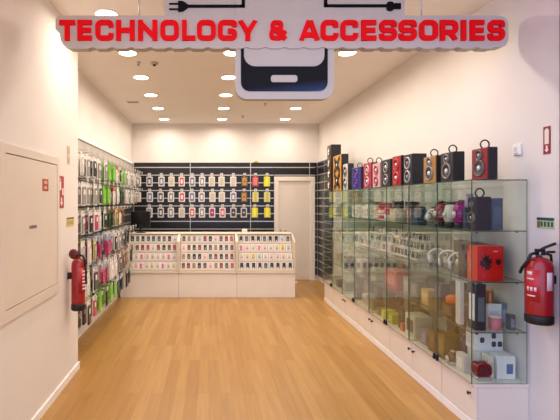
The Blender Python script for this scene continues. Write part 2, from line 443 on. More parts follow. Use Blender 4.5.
# ------------------------------------------------------------------ three display counters
CT = 7.27
TIERZ = [.47, .613, .757, .90]
def counter(x0, x1, label):
    t = thing('display_counter', label, 'counter', (x0, CT, 0)); w = x1-x0-.003
    MB().box(0, w, .02, .60, 0, .40).build('base_cabinet', M['white'], t, bevel=.003)
    MB().box(0, w, 0, .60, .403, .43).build('base_rail', M['cream'], t, bevel=.004)
    for a in ((0, .02), (w-.02, w)):
        MB().prism([(0, .432), (.60, .432), (.60, 1.03), (.235, 1.03), (0, .93)][::-1], a[0], a[1], X=Matrix.Rotation(PI/2, 4, 'Z') @ Matrix.Scale(-1, 4, (0, 1, 0))).build('side_panel', M['cream'], t)
    sb = MB()
    for i, z in enumerate(TIERZ): sb.box(.022, w-.022, .03+.065*i, .59, z-.142 if i else .433, z)
    sb.build('stepped_tier', M['cream'], t)
    sb = MB().box(.022, w-.022, .285, .30, .9005, 1.0315).build('back_board', M['cream'], t)
    lb = MB()
    for i, z in enumerate(TIERZ): lb.box(.022, w-.022, .024+.065*i, .0295+.065*i, z-.02, z+.012)
    lb.build('tier_lip', M['white'], t)
    MB().box(0, w, .235, .62, 1.032, 1.048).build('worktop', M['cream'], t, bevel=.003)
    return t
CX = [-1.47, -.504, .463, 1.43]
for i, nm in enumerate(['left', 'middle', 'right']):
    counter(CX[i], CX[i+1], ['white display counter of pink and red cases, nearest the left wall packs', 'white display counter of brown and black cases between two others',
                            'white display counter of pale and black cases, nearest the door'][i])
def case_card(card, case, style):
    m = MB(); w, h = .086, .113
    m.prism(rrect(-w/2, w/2, 0, h, .006, 2), 0, .004)
    if style == 0:
        m.prism(rrect(-.026, .026, .014, h-.012, .008, 3), -.008, 0, 1); m.prism(rrect(-.012, .012, .028, .055, .004, 2), -.0095, -.008, 2)
    elif style == 1:
        m.prism(rrect(-.026, .026, .036, h-.01, .008, 3), -.008, 0, 1); m.box(-.026, -.012, -.008, 0, .01, .04, 1); m.box(.01, .026, -.008, 0, .01, .04, 1)
    else:
        m.lathe([(.026, 0), (.022, .008)], 14, 1, X=T(0, 0, .072) @ FACEY); m.lathe([(.026, 0), (.02, .008)], 14, 1, X=T(0, 0, .034) @ FACEY)
    return m.mesh('phone_case', [C(card, .4), C(case, .35), C('#9a8f88', .3)])
CW = '#f2ede6'
PAL = {'k': ('#2c2b2f', 'black'), 'g': ('#5c5b58', 'grey'), 'r': ('#8f2f28', 'dark red'), 'b': ('#6b4a3e', 'brown'), 'p': ('#e58aa8', 'pink'), 'w': ('#ddd6cc', 'white'),
       'c': ('#d9cfa8', 'cream'), 'l': ('#eac3c1', 'pale pink'), 'n': ('#4a4f66', 'navy'), 'o': ('#b5523c', 'rust'), 'y': ('#dcc04a', 'yellow'), 's': ('#b9c6cc', 'pale blue'), 't': ('#a58a74', 'tan')}
LAY = [  # per counter, rows bottom tier first
    ['wclpwcwpwc', 'wpwplcwlpw', 'orbrowrkbo', 'gkgkgnggkw'],
    ['brtkbltrgo', 'tbkklgrkbr', 'lbkrkbtkgb', 'bttsrklbro'],
    ['kkkkgkkkk', 'ccyswlclw', 'plwplwcys', 'kgkkgkksg']]
_cc = {}
TN = ['lowest tier', 'second lowest tier', 'second highest tier', 'highest tier']
for ci in range(3):
    x0 = CX[ci]; w = CX[ci+1]-x0-.003
    for ti in range(4):
        seq = LAY[ci][ti]; n = len(seq)
        for i, ch in enumerate(seq):
            st_ = (1 if ch == 'k' and ci == 2 else 2 if ch == 'p' else 0)
            k = (ch, st_)
            if k not in _cc: _cc[k] = case_card(CW, PAL[ch][0], st_)
            x = x0+.03+(w-.06)*(i+.5)/n+random.uniform(-.003, .003)
            o = put('phone_case', _cc[k], None, (x, CT+.065*ti+.04, TIERZ[ti]+.0003))
            o.rotation_euler = (-.10, 0, 0)
            tag(o, f'{PAL[ch][1]} phone case on white card, {ORD[i]} from left, {TN[ti]}, {["left", "middle", "right"][ci]} counter', 'phone case', 'phone cases on the counters')
t = thing('monitor', 'black flat monitor on the left end of the counter tops', 'monitor', (-1.19, 7.66, 1.048))
MB().lathe([(.09, 0), (.088, .008), (.02, .012)], 20).build('base', M['blk'], t)
MB().box(-.018, .018, -.01, .01, .01, .13).build('stand', M['blk'], t)
MB().box(-.17, .17, -.025, .012, .09, .375).build('screen_housing', M['blk'], t, bevel=.006)
MB().box(-.155, .155, -.0275, -.0255, .105, .36).build('screen', C('#0e0d12', .15), t)
t = thing('card_box', 'small white box standing on the counter top before the black panel', 'box', (.62, 7.66, 1.048))
MB().box(-.045, .045, -.03, .03, 0, .065).build('body', C('#e9e4da', .4), t, bevel=.004)
MB().box(-.03, .03, -.0315, -.0305, .02, .045).build('label', C('#cfc8ba', .4), t)

# ------------------------------------------------------------------ glass display cabinets on white plinths
PXF, GX = 1.85, 1.80
PXF = 1.80
ZP = .335
def plinth(y0, y1, ndoor, label, knobs):
    t = thing('base_cabinet', label, 'cabinet', (0, y0, 0)); L = y1-y0-.004
    MB().box(1.87, XR-.002, 0, L, 0, ZP-.03).build('body', M['white'], t, bevel=.002)
    MB().box(1.842, 1.868, 0, L, 0, .062).build('plinth_skirting', M['skirt'], t, bevel=.003)
    MB().box(1.838, XR-.002, -.008 if y0 < 3.1 else 0, L, ZP-.028, ZP-.002).build('top_board', M['white'], t, bevel=.004)
    w = L/ndoor
    for k in range(ndoor):
        d = MB().box(1.85, 1.868, k*w+.003, (k+1)*w-.003, .068, ZP-.032).build('door', M['white'], t, bevel=.002)
        if knobs:
            yk = knobs[k]
            MB().lathe([(.006, 0), (.006, .012), (.013, .016), (.013, .022), (.005, .026)], 12, X=T(1.85, yk, .245) @ FACEX).build('knob', C('#3a3430', .3, .6), d)
plinth(3.052, 3.5, 1, 'short white base cabinet with one door nearest the right extinguisher', [.06])
plinth(3.5, 4.5, 2, 'white two-door base cabinet, second nearest along the right wall', [.46, .54])
plinth(4.5, 5.5, 2, 'white two-door base cabinet, third nearest along the right wall', [.46, .54])
plinth(5.5, 6.5, 2, 'white two-door base cabinet, fourth nearest along the right wall', [.46, .54])
plinth(6.5, 7.05, 1, 'plain white base cabinet with no knob at the far end', None)
g = .007
ZT = 1.75; SH = [.69, 1.04, 1.395]
def showcase(y0, label):
    XB = XR-.02
    t = thing('glass_showcase', label, 'showcase', (0, y0, ZP-.001)); z0 = .001; z1 = ZT-ZP
    q = .04 if y0 < 3.5 else 0
    GM = [M['glass'], M['gedge']]; L = .996
    MB().glass(GX+.02, XB, q+.001, q+.001+g, z0, z1-g-.001).build('side_panel', GM, t)
    MB().glass(GX+.02, XB, L-g, L, z0, z1-g-.001).build('side_panel', GM, t)
    for k in range(2):
        d = MB().glass(GX+.012, GX+.019, .001+k*.5+q*(1-k), .494+k*.5, z0, z1-g-.001).build('glass_door', GM, t)
        yk = .475 if k == 0 else .52
        MB().box(GX-.008, GX+.0115, yk-.008, yk+.008, z0+.003, z0+.05).build('lock', C('#2b2a2c', .3, .6), d, bevel=.003)
    MB().glass(GX+.012, XB, q+.001, L, z1-g, z1).build('top_panel', GM, t)
    for s in SH:
        MB().glass(GX+.022, XB-.001, q+.0095, L-g-.0015, s-ZP-g, s-ZP).build('shelf', GM, t)
        cb = MB()
        for yy in (q+.012, L-g-.014):
            for xx in (GX+.06, XB-.06): cb.box(xx-.008, xx+.008, yy, yy+.012, s-ZP-g-.010, s-ZP-g-.0005)
        cb.build('shelf_clip', M['chrome'], t)
for y, lb in ((3.0, 'glass showcase nearest the front, with the red box inside'), (4.0, 'glass showcase second from the front, with red and white boxes'),
              (5.0, 'glass showcase third from the front, with white boxes'), (6.0, 'glass showcase at the far end near the door')):
    showcase(y, lb)

# ------------------------------------------------------------------ goods
def box_item(loc, d, w, h, color, label, side=None, front=None, name='product_box', cat='box', rz=0, face=None):
    """Carton: d along x, w along y. front = colour of a print on the -x face, side = on the -y face."""
    t = thing(name, label, cat, loc, rz)
    MB().box(-d/2, d/2, -w/2, w/2, 0, h).build('body', C(color, .4), t, bevel=min(.004, d*.08))
    if front: MB().box(-d/2-.0016, -d/2-.0004, -w*.34, w*.34, h*.2, h*.78).build('front_print', C(front, .35), t)
    if side: MB().box(-d*.32, d*.32, -w/2-.0016, -w/2-.0004, h*.2, h*.72).build('side_print', C(side, .35), t)
    return t
def cone(t, cy, cz, r, x, ring, conecol, cap, name='woofer'):
    w = MB().lathe([(r, 0), (r*1.02, .008), (r*.86, .012), (r*.82, .006)], 24, 0, X=T(x, cy, cz) @ FACEX, cap=False)
    w.lathe([(r*.82, .006), (r*.3, -.0)], 24, 1, X=T(x, cy, cz) @ FACEX, cap=False)
    o = w.build(name, [C(ring, .35), C(conecol, .5)], t)
    MB().lathe([(r*.34, .0005), (r*.3, .008), (r*.16, .013), (.001, .014)], 16, X=T(x, cy, cz) @ FACEX).build('dust_cap', C(cap, .2, .4), o)
def speaker(loc, d, w, h, side, front, label, style='one', ring='#8a8684', conecol='#35322f', cap='#d8d4d0', handle=None, rz=0, deco=None):
    t = thing('speaker', label, 'speaker', loc, rz)
    MB().box(-d/2, d/2, -w/2, w/2, 0, h).build('cabinet', C(side, .45), t, bevel=.004)
    fx = -d/2-.0005
    MB().box(fx-.006, fx, -w/2+.003, w/2-.003, .004, h-.004).build('front_panel', C(front, .35), t, bevel=.002)
    x = fx-.006
    if style == 'one':
        cone(t, 0, h*.37, min(w*.38, h*.27), x, ring, conecol, cap); cone(t, 0, h*.78, w*.2, x, ring, conecol, cap, 'tweeter')
    elif style == 'two':
        r2 = min(w*.36, h*.2); cone(t, 0, h*.27, r2, x, ring, conecol, cap); cone(t, 0, h*.71, r2, x, ring, conecol, cap)
    elif style == 'four':
        for k in range(4): cone(t, 0, h*(.14+.24*k), min(w*.4, h*.1), x, ring, conecol, cap)
    elif style == 'cross':
        for cz in (h*.27, h*.72):
            m = MB(); X = Matrix.Rotation(-PI/2, 4, 'Z')
            q = w*.34; v = min(q*1.25, h*.2)
            m.stroke([(-q, cz-v), (q, cz+v)], w*.17, -.003, 0); m.stroke([(-q, cz+v), (q, cz-v)], w*.17, -.003, 0)
            m.build('cross_print', C('#1b1a1c', .4), t).matrix_local = T(x, 0, 0) @ X
            cone(t, 0, cz, w*.17, x-.003, '#1b1a1c', '#2b2a2a', '#d8d4d0', 'driver')
    if deco:
        MB().box(x-.002, x-.0003, -w*.42, w*.42, h*.46, h*.54).build('trim_band', C(deco, .3, .3), t)
    if handle:
        P = [(.0+.031*math.cos(a), 0, h+.026+.031*math.sin(a)) for a in [-.95+2*PI*0+k*(2*PI-1.24)/16+0 for k in range(17)]]
        P = [(.031*math.sin(a), 0, h+.027-.031*math.cos(a)) for a in [.52+k*(2*PI-1.04)/16 for k in range(17)]]
        MB().tube(P, .0055, 8).build('carry_loop', C(handle, .5), t)
    return t
ZC = ZT+.0005
# along the glass tops, front to back
def sp(y, d, w, h, *a, **k): speaker(((1.88 if y > 3.2 else 1.935)+d/2, y, ZC), d, w, h, *a, **k)
sp(3.14, .066, .185, .226, '#1d1c1e', '#8d1420', 'red fronted speaker with a carry loop on the glass top nearest the front', 'one', '#5d5a5c', '#4a4648', '#cfccca', '#5a1218')
sp(3.47, .085, .18, .232, '#1c1b1d', '#2b2725', 'black speaker with dark carry loop, second from front on the glass tops', 'one', '#7d7a78', '#35322f', '#e0dcd8', '#2a2524')
sp(3.74, .07, .21, .23, '#1c1b1d', '#a87838', 'gold fronted black speaker with carry loop on the glass tops', 'one', '#8a8684', '#3b3836', '#e6e2de', '#4a3420')
sp(4.15, .13, .18, .29, '#1a191b', '#232224', 'black speaker with silver trimmed cones between gold and red speakers', 'two', '#a9a6a4', '#1d1c1e', '#9a9896')
sp(4.40, .06, .2, .30, '#1b1a1c', '#a31220', 'red fronted speaker with two cones between two black ones', 'two', '#b9383e', '#8a1018', '#e9d9d6')
sp(4.66, .06, .22, .29, '#1c1b1d', '#1e1d1f', 'black speaker with bright cone rims beside the white and pink one', 'two', '#8c8a88', '#222224', '#dedcda')
sp(4.93, .05, .22, .275, '#8d6a70', '#c9a9a8', 'white and pink speaker with a tall black carry loop on the glass tops', 'two', '#b04a58', '#a84a58', '#f0e6e2', '#2c2829')
sp(5.21, .06, .25, .30, '#7a2036', '#a82c48', 'crimson speaker with white patterned cones on the glass tops', 'two', '#d0a6ae', '#8a2036', '#efe6e4', '#4a2430')
sp(5.60, .08, .34, .275, '#1d1b26', '#33287e', 'indigo blue speaker with a small carry loop on the glass tops', 'two', '#4a3fa0', '#1f1a50', '#c65a78', '#26222e')
sp(6.05, .08, .2, .36, '#232126', '#cfcac4', 'black sided speaker with pale grey front beside the blue one', 'two', '#8c8886', '#2e2c2c', '#e2dedb')
sp(6.44, .10, .40, .52, '#1b1a1c', '#c98e30', 'orange speaker with black crosses on the glass tops', 'cross')
sp(6.87, .15, .22, .72, '#1d1b1b', '#4a3020', 'tall dark tower speaker with white diamond shapes at the far end', 'four', '#3a241a', '#c9c2b8', '#f0e8de')

S1, S2, S3, S0 = SH[2]+.0005, SH[1]+.0005, SH[0]+.0005, ZP+.0005-.002
# --- upper shelf
box_item((2.025, 3.120, S1), .08, .06, .225, '#4a5468', 'slate blue box at the front end of the upper glass shelf', side='#5a657a')
speaker((1.925, 3.130, S1), .1, .1, .235, '#1d1a1c', '#3a2a24', 'brown and black speaker with loop, front end of the upper glass shelf', 'one', '#8d8078', '#1f1b1a', '#d5cfca', '#1d1b1c')
box_item((1.975, 3.33, S1), .07, .08, .155, '#232c4e', 'navy box under a lavender pouch, upper glass shelf', front='#33406a')
t = thing('pouch', 'lavender pouch lying on the navy box, upper glass shelf', 'pouch', (1.975, 3.33, S1+.156))
MB().lathe([(.026, 0), (.036, .012), (.035, .05), (.028, .075), (.02, .083)], 16).build('bag', C('#b9a3c9', .7), t)
MB().lathe([(.021, .083), (.022, .09), (.028, .1)], 16).build('neck', C('#a58fb8', .7), t)
def barrel(loc, r, h, col, base, label, name='barrel_speaker', cat='speaker'):
    t = thing(name, label, cat, loc)
    MB().lathe([(r*.8, 0), (r*.86, .006), (r*.8, .03)], 20).build('base', C(base, .3, .2), t)
    MB().lathe([(r*.8, .031), (r, h*.35), (r*.98, h*.6), (r*.72, h*.86), (r*.4, h*.9)], 24).build('body', C(col, .25), t)
    MB().lathe([(r*.42, h*.9), (r*.42, h*.96), (r*.2, h)], 16).build('cap', C(base, .3, .2), t)
    MB().lathe([(r*.5, 0), (r*.42, .008), (r*.1, .012)], 16, X=T(-r*.97, 0, h*.45) @ FACEX).build('grille', C('#d9d3d6', .3, .4), t)
    return t
barrel((1.99, 3.47, S1), .06, .215, '#a3207c', '#2b2229', 'magenta rounded speaker on the upper glass shelf')
barrel((1.985, 3.62, S1), .05, .195, '#cfd0bf', '#2a2a26', 'pale green rounded speaker on the upper glass shelf')
barrel((1.985, 3.76, S1), .058, .21, '#8c1c22', '#241d1e', 'red rounded speaker on the upper glass shelf')
def headphones(loc, col, pad, label, R=.075, rz=0):
    t = thing('headphones', label, 'headphones', loc, rz)
    z0 = .012
    MB().box(-.03, .03, -.04, .04, 0, z0-.0008).build('stand_foot', C('#6f6a66', .4), t, bevel=.003)
    P = [(0, R*math.cos(a), z0+.05+R*1.12*math.sin(a)) for a in [PI*k/18 for k in range(19)]]
    MB().tube(P, .0075, 8).build('headband', C(col, .4), t)
    for s in (-1, 1):
        c = MB().lathe([(.024, 0), (.032, .006), (.032, .018), (.022, .024)], 20, X=T(0, s*(R-.006), z0+.046) @ RX(s*PI/2)).build('ear_cup', C(col, .4), t)
        MB().lathe([(.028, 0), (.031, .009), (.02, .012)], 20, X=T(0, s*(R-.0065), z0+.046) @ RX(-s*PI/2)).build('ear_pad', C(pad, .6), c)
    MB().box(-.004, .004, -.004, .004, z0-.001, z0+.05+R*1.12-.01).build('stand_post', C('#6f6a66', .4), t)
    return t
headphones((1.98, 3.895, S1), '#e6e2da', '#8d8880', 'white headphones beside the red rounded speaker on the upper glass shelf', .06, .5)
box_item((1.95, 4.07, S1), .09, .1, .135, '#3d5f8c', 'blue carton on the upper glass shelf', front='#5478a6')
box_item((1.95, 4.2, S1), .08, .1, .13, '#a87f78', 'dusty pink carton beside the blue one, upper glass shelf', front='#c29a92')
box_item((1.95, 4.36, S1), .09, .14, .125, '#75736c', 'grey carton beside the pink one, upper glass shelf', front='#918f86')
headphones((2.11, 4.12, S1), '#222125', '#3a383c', 'black headphones behind the blue carton, upper glass shelf', .075, .3)
headphones((2.11, 4.36, S1), '#2a262a', '#45393c', 'dark headphones behind the grey carton, upper glass shelf', .075, .3)
a = box_item((1.96, 4.56, S1), .12, .13, .125, '#cbbd9d', 'beige carton under a small black speaker, upper glass shelf', front='#e0d5b8')
speaker((1.96, 4.56, S1+.1255), .08, .1, .08, '#1d1c1f', '#2b2a2e', 'small black speaker on the beige carton, upper glass shelf', 'one', '#8c8a88')
for k, (c1, c2, nm, wd) in enumerate((('#e9e0da', '#c8433f', 'white carton with red print, bottom of its pile on the upper shelf', .26), ('#c9403c', '#e9dcd6', 'red carton with white print in the middle of its pile, upper shelf', .24),
                                  ('#b23038', '#8a2028', 'dark red carton on top of its pile, upper shelf', .2))):
    box_item((1.97, 4.82, S1+.0605*k), .17, wd, .06, c1, nm, front=c2)
for k, y in enumerate((5.12, 5.3, 5.48, 5.66, 5.84)):
    box_item((1.97, y, S1), .1, .14, .14+.02*(k % 2), ['#eee8de', '#e9e4dc', '#f0e9de', '#e4ddcf', '#ece6da'][k], f'white carton, {ORD[k]} from front of the five whites on the far upper shelf', front=['#d8cfc0', '#cbb9a8', '#d9c3b0', '#c9c2b2', '#b8b0a4'][k])
box_item((1.98, 6.2, S1), .1, .15, .15, '#d5d2c6', 'pale grey carton, nearer of two at the far end of the upper shelf', front='#b9b6a8')
box_item((1.98, 6.6, S1), .1, .14, .16, '#bdb9aa', 'grey carton, farther of two at the far end of the upper shelf', front='#9f9b8c')

# --- middle shelf
t = thing('speaker_box', 'bright red box with a black splash at the front end of the middle shelf', 'box', (1.958, 3.120, S2))
MB().box(-.09, .09, -.06, .06, 0, .245).build('body', C('#cf2018', .3), t, bevel=.003)
MB().box(-.0916, -.0904, -.058, .058, .003, .242).build('front_print', C('#e2481c', .3), t)
sp = MB()
P = []
for k in range(22):
    a = 2*PI*k/22; r = .05 if k % 2 == 0 else .024+.008*((k*7) % 3)
    P.append((-.03+r*math.cos(a), .13+r*1.15*math.sin(a)))
sp.prism(P, -.062, -.0604); sp.prism(rrect(.036, .072, .115, .155, .014, 3), -.062, -.0604)
sp.build('splash_print', C('#1c1516', .35), t)
MB().box(.02, .05, -.0615, -.0603, .205, .212).build('caption_print', C('#e9b3a8', .4), t)
box_item((1.89, 3.245, S2), .06, .08, .25, '#2a2628', 'tall black box beside the red box, middle shelf', front='#3a3438')
box_item((2.13, 3.5, S2), .06, .55, .23, '#51483f', 'wide taupe box behind the white headphones, middle shelf', front='#5d544a')
headphones((1.95, 3.42, S2), '#ebe4da', '#b3a79c', 'white headphones nearest the red box, middle shelf', .085, .95)
headphones((1.96, 3.60, S2), '#e6ddd2', '#a89c92', 'white headphones in the middle of three, middle shelf', .082, .95)
headphones((1.96, 3.77, S2), '#e2d9ce', '#9d9289', 'white headphones farthest from the red box, middle shelf', .078, .95)
def rack(y0, y1, n, cols, words, label):
    t = thing('tier_rack', label, 'rack', (0, y0, S2))
    zz = [.02, .10, .18]
    for k in range(3):
        MB().box(1.9+.055*k, 1.952+.055*k, 0, y1-y0, zz[k]-.006, zz[k]).build('tier', M['white'], t, bevel=.001)
    for yy in (.0, y1-y0-.008):
        m = MB()
        for k in range(3): m.box(1.9+.055*k, 1.952+.055*k, yy, yy+.008, 0, zz[k]-.0065)
        m.build('support', M['white'], t)
    me = {}
    for k in range(3):
        for i in range(n):
            c, cn = cols[(i*2+k) % len(cols)]
            if c not in me:
                m = MB().box(0, .004, -.032, .032, 0, .075, 0)
                X = Matrix.Rotation(-PI/2, 4, 'Z')
                m.prism(rrect(-.022, .022, .008, .067, .006, 3), -.008, 0, 1, X=X)
                me[c] = m.mesh('phone_case', [C('#ece6dc', .4), C(c, .3)])
            o = put('phone_case', me[c], None, (1.922+.055*k, y0+.02+(y1-y0-.04)*(i+.5)/n, S2+zz[k]+.0005))
            o.rotation_euler = (0, .12, 0)
            tag(o, f'{cn} phone case, {ORD[i]} from front on the {["front", "middle", "back"][k]} tier of the {words} rack', 'phone case', f'cases on the {words} rack')
rack(4.02, 4.58, 7, [('#2a2628', 'black'), ('#3d3a42', 'charcoal'), ('#54443e', 'brown')], 'dark case', 'white stepped rack of dark phone cases on the middle shelf')
rack(4.64, 4.97, 4, [('#cdb7ae', 'beige'), ('#3c3a40', 'charcoal'), ('#b8b0ac', 'grey')], 'pale case', 'white stepped rack of pale phone cases on the middle shelf')
for k, y in enumerate((5.72, 6.15, 6.45, 6.75)):
    box_item((1.98, y, S2), .12, .16, .16, ['#e9e2d8', '#d9d2c4', '#cfc4b2', '#e2dccf'][k], f'pale carton, {ORD[k]} from front at the far end of the middle shelf', front=['#7d7870', '#c9b8a4', '#58544e', '#b3a995'][k])

rack(5.03, 5.58, 6, [('#c9a9a4', 'rose'), ('#47444a', 'charcoal'), ('#d9cfc4', 'cream')], 'rose case', 'white stepped rack of rose and cream phone cases on the middle shelf')
# --- lower shelf
box_item((1.905, 3.130, S3), .07, .1, .325, '#1e1d20', 'tall black and white box at the front end of the lower shelf', side='#5d6468', front='#e4e1dc')
box_item((1.858, 3.260, S3), .03, .06, .32, '#cfc8bd', 'thin white box beside the tall black one, lower shelf')
t = thing('water_bottle', 'black bottle behind the pink cup on the lower shelf', 'bottle', (1.99, 3.235, S3))
MB().lathe([(.03, 0), (.032, .01), (.032, .15), (.02, .185)], 18).build('body', C('#1f2024', .3), t)
MB().lathe([(.021, .186), (.021, .215), (.015, .22)], 18).build('cap', C('#55575c', .3), t)
t = thing('power_bank', 'copper tube standing behind the pink cup, lower shelf', 'power bank', (2.07, 3.245, S3))
MB().lathe([(.027, 0), (.028, .006), (.028, .24), (.026, .245)], 20).build('tube', C('#b57a55', .3, .5), t)
MB().lathe([(.027, .246), (.026, .262), (.02, .266)], 20).build('cap', C('#d9b79a', .3, .3), t)
box_item((2.06, 3.185, S3), .1, .03, .165, '#e9e6e2', 'white box behind the pink cup, lower shelf', side='#cdd2d8')
t = thing('cup', 'pink cup at the front of the lower shelf', 'cup', (2.02, 3.107, S3))
MB().lathe([(.034, 0), (.036, .004), (.042, .09), (.039, .09), (.034, .01)], 24).build('body', C('#d3787a', .35), t)
MB().lathe([(.0425, .0905), (.0435, .096), (.036, .1)], 24).build('rim', C('#e9d5d0', .3), t)
box_item((2.135, 3.115, S3), .04, .05, .11, '#39404f', 'small dark blue box by the wall at the front of the lower shelf', side='#7d8797')
box_item((2.135, 3.205, S3), .045, .05, .17, '#7f8a9c', 'grey blue box by the wall, lower shelf', side='#a5afbf')
box_item((1.95, 3.5, S3), .12, .14, .09, '#604424', 'brown box under the orange pouch, lower shelf', front='#7c5a30')
t = thing('pouch', 'orange pouch lying on the brown box, lower shelf', 'pouch', (1.95, 3.5, S3+.0905))
MB().lathe([(.04, 0), (.06, .01), (.062, .045), (.045, .066), (.015, .072)], 20).build('bag', C('#e06a14', .6), t)
MB().tube([(.02*math.cos(k*PI/8)-.0, .02*math.sin(k*PI/8), .07+.004) for k in range(9)], .004, 6).build('cord', C('#a8480c', .7), t)
box_item((1.97, 3.36, S3), .1, .09, .12, '#8b8781', 'grey box with pale print before the orange pouch, lower shelf', front='#c9c4bd')
box_item((1.95, 3.68, S3), .1, .12, .1, '#5c4a2c', 'dark brown box under the grey carton, lower shelf', front='#7a6238')
box_item((1.95, 3.68, S3+.1005), .08, .1, .12, '#4c474a', 'charcoal carton on the dark brown box, lower shelf', front='#5d575a')
box_item((1.95, 3.88, S3), .1, .13, .13, '#c29a52', 'tan box beside the dark brown one, lower shelf', front='#d9b878')
box_item((1.97, 4.12, S3), .1, .12, .16, '#77705e', 'drab green grey box on the lower shelf', front='#938b74')
box_item((1.97, 4.29, S3), .1, .12, .17, '#908a78', 'light grey box on the lower shelf beside the red one', front='#b3ac98')
box_item((1.97, 4.62, S3), .14, .32, .19, '#b0413a', 'large red box with a pale print on the lower shelf', front='#c9706a')
for k, y in enumerate((5.15, 5.4, 5.65, 6.2, 6.55)):
    box_item((1.98, y, S3), .12, .15, .13+.015*(k % 3), ['#d6cdb4', '#7a7462', '#e2dac8', '#4d4a46', '#c9bf9e'][k], f'carton, {ORD[k]} from front past the red box on the lower shelf', front=['#a89e80', '#504c40', '#c5b89e', '#6a665f', '#8f8668'][k])

# --- cabinet floor
t = thing('toaster_speaker', 'dark red retro speaker with chrome base, front of the cabinet floor', 'speaker', (1.94, 3.135, S0))
MB().prism(rrect(-.054, .054, 0, .026, .012, 4), -.04, .04).build('base', C('#c9c6c4', .25, .6), t)
P = rrect(-.054, .054, .0265, .118, .03, 6)
MB().prism(P, -.038, .038).build('body', C('#7d0f18', .2), t, bevel=.004)
for s in (-1, 1): MB().lathe([(.008, 0), (.01, .012), (.006, .026)], 12, X=T(s*.024, 0, .1185)).build('knob', C('#a9a4a2', .25, .6), t)
MB().box(-.03, .03, -.0395, -.0385, .045, .095).build('grille', C('#5a0a12', .4), t)
box_item((2.012, 3.175, S0), .04, .08, .16, '#d8d2bd', 'narrow cream box beside the dark red speaker, cabinet floor', side='#c3bda6')
box_item((2.11, 3.165, S0), .13, .09, .165, '#e8e6e4', 'white box with blue print at the front corner, cabinet floor')
MB().box(.0, .045, -.0465, -.0453, .04, .11).build('blue_print', C('#3f5a92', .35), bpy.context.scene.objects[-1] if False else [o for o in COL.objects if o.get('label', '').startswith('white box with blue print')][0])
box_item((2.08, 3.305, S0), .2, .14, .165, '#e2dfdb', 'white carton under the camera box, cabinet floor')
t = box_item((2.06, 3.295, S0+.1655), .2, .13, .16, '#eae8e6', 'white box with dark lens prints on top of the carton, cabinet floor', front='#d8d5d0')
for px_, pz_ in ((-.055, .08), (.03, .11), (.03, .05), (.075, .05)):
    MB().prism(rrect(px_-.016, px_+.016, pz_-.02, pz_+.02, .01, 4), -.0664, -.0653).build('lens_print', C('#33374a', .3), t)
box_item((1.895, 3.285, S0), .05, .1, .13, '#cfcbc6', 'pale grey box by the glass door, cabinet floor', front='#e6e3df')
t = thing('water_bottle', 'navy bottle behind the pale grey box, cabinet floor', 'bottle', (1.985, 3.42, S0))
MB().lathe([(.034, 0), (.036, .01), (.036, .17), (.018, .21)], 18).build('body', C('#1d2340', .3), t)
MB().lathe([(.019, .211), (.019, .24), (.012, .246)], 18).build('cap', C('#34406a', .3), t)
barrel((1.89, 3.41, S0), .045, .11, '#5c3a2a', '#b5b0ac', 'brown rounded speaker with pale base, cabinet floor')
box_item((1.93, 3.56, S0), .12, .12, .2, '#6e5420', 'olive tan box by the navy bottle, cabinet floor', front='#8a6b2c')
box_item((1.93, 3.71, S0), .12, .11, .17, '#503d1c', 'dark olive box, second of the tan group on the cabinet floor', front='#6a522a')
box_item((1.94, 3.88, S0), .1, .1, .13, '#7a7288', 'purple grey box on the cabinet floor', front='#98909f')
box_item((1.97, 4.14, S0), .16, .2, .2, '#d9d3c6', 'large white box with dark front print on the cabinet floor', front='#3b3230')
box_item((1.91, 4.30, S0), .06, .07, .07, '#b5482c', 'small rust red box beside the large white one, cabinet floor', front='#c9623c')
t = thing('water_bottle', 'dark green bottle between white and yellow boxes, cabinet floor', 'bottle', (1.93, 4.4, S0))
MB().lathe([(.034, 0), (.036, .01), (.036, .15), (.018, .185)], 18).build('body', C('#2c3226', .3), t)
MB().lathe([(.019, .186), (.019, .21), (.012, .216)], 18).build('cap', C('#4c5244', .3), t)
for k, (y, c1, c2) in enumerate(((4.56, '#a9b01f', '#c9d02a'), (4.76, '#b9b83a', '#d9d65a'), (4.96 - .06, '#6a6a3c', '#8a8a50'))):
    box_item((1.94, y, S0), .12, .1 if k < 2 else .08, .1-.012*k, c1, ['lime yellow box beside the dark green bottle, cabinet floor', 'yellow box, second past the green bottle, cabinet floor', 'olive box, third past the green bottle, cabinet floor'][k], front=c2)
for k, y in enumerate((5.15, 5.4, 5.7, 6.2, 6.5, 6.8)):
    box_item((1.96, y, S0), .12, .13, .1+.03*(k % 2), ['#5c5a55', '#cdc6b4', '#3c3a38', '#8c8672', '#4a4844', '#c2b99c'][k], f'carton, {ORD[k]} from front in the far half of the cabinet floor', front=['#777', '#a8a08a', '#55524f', '#b2ab94', '#66635d', '#a59a78'][k].replace('#777', '#777570'))

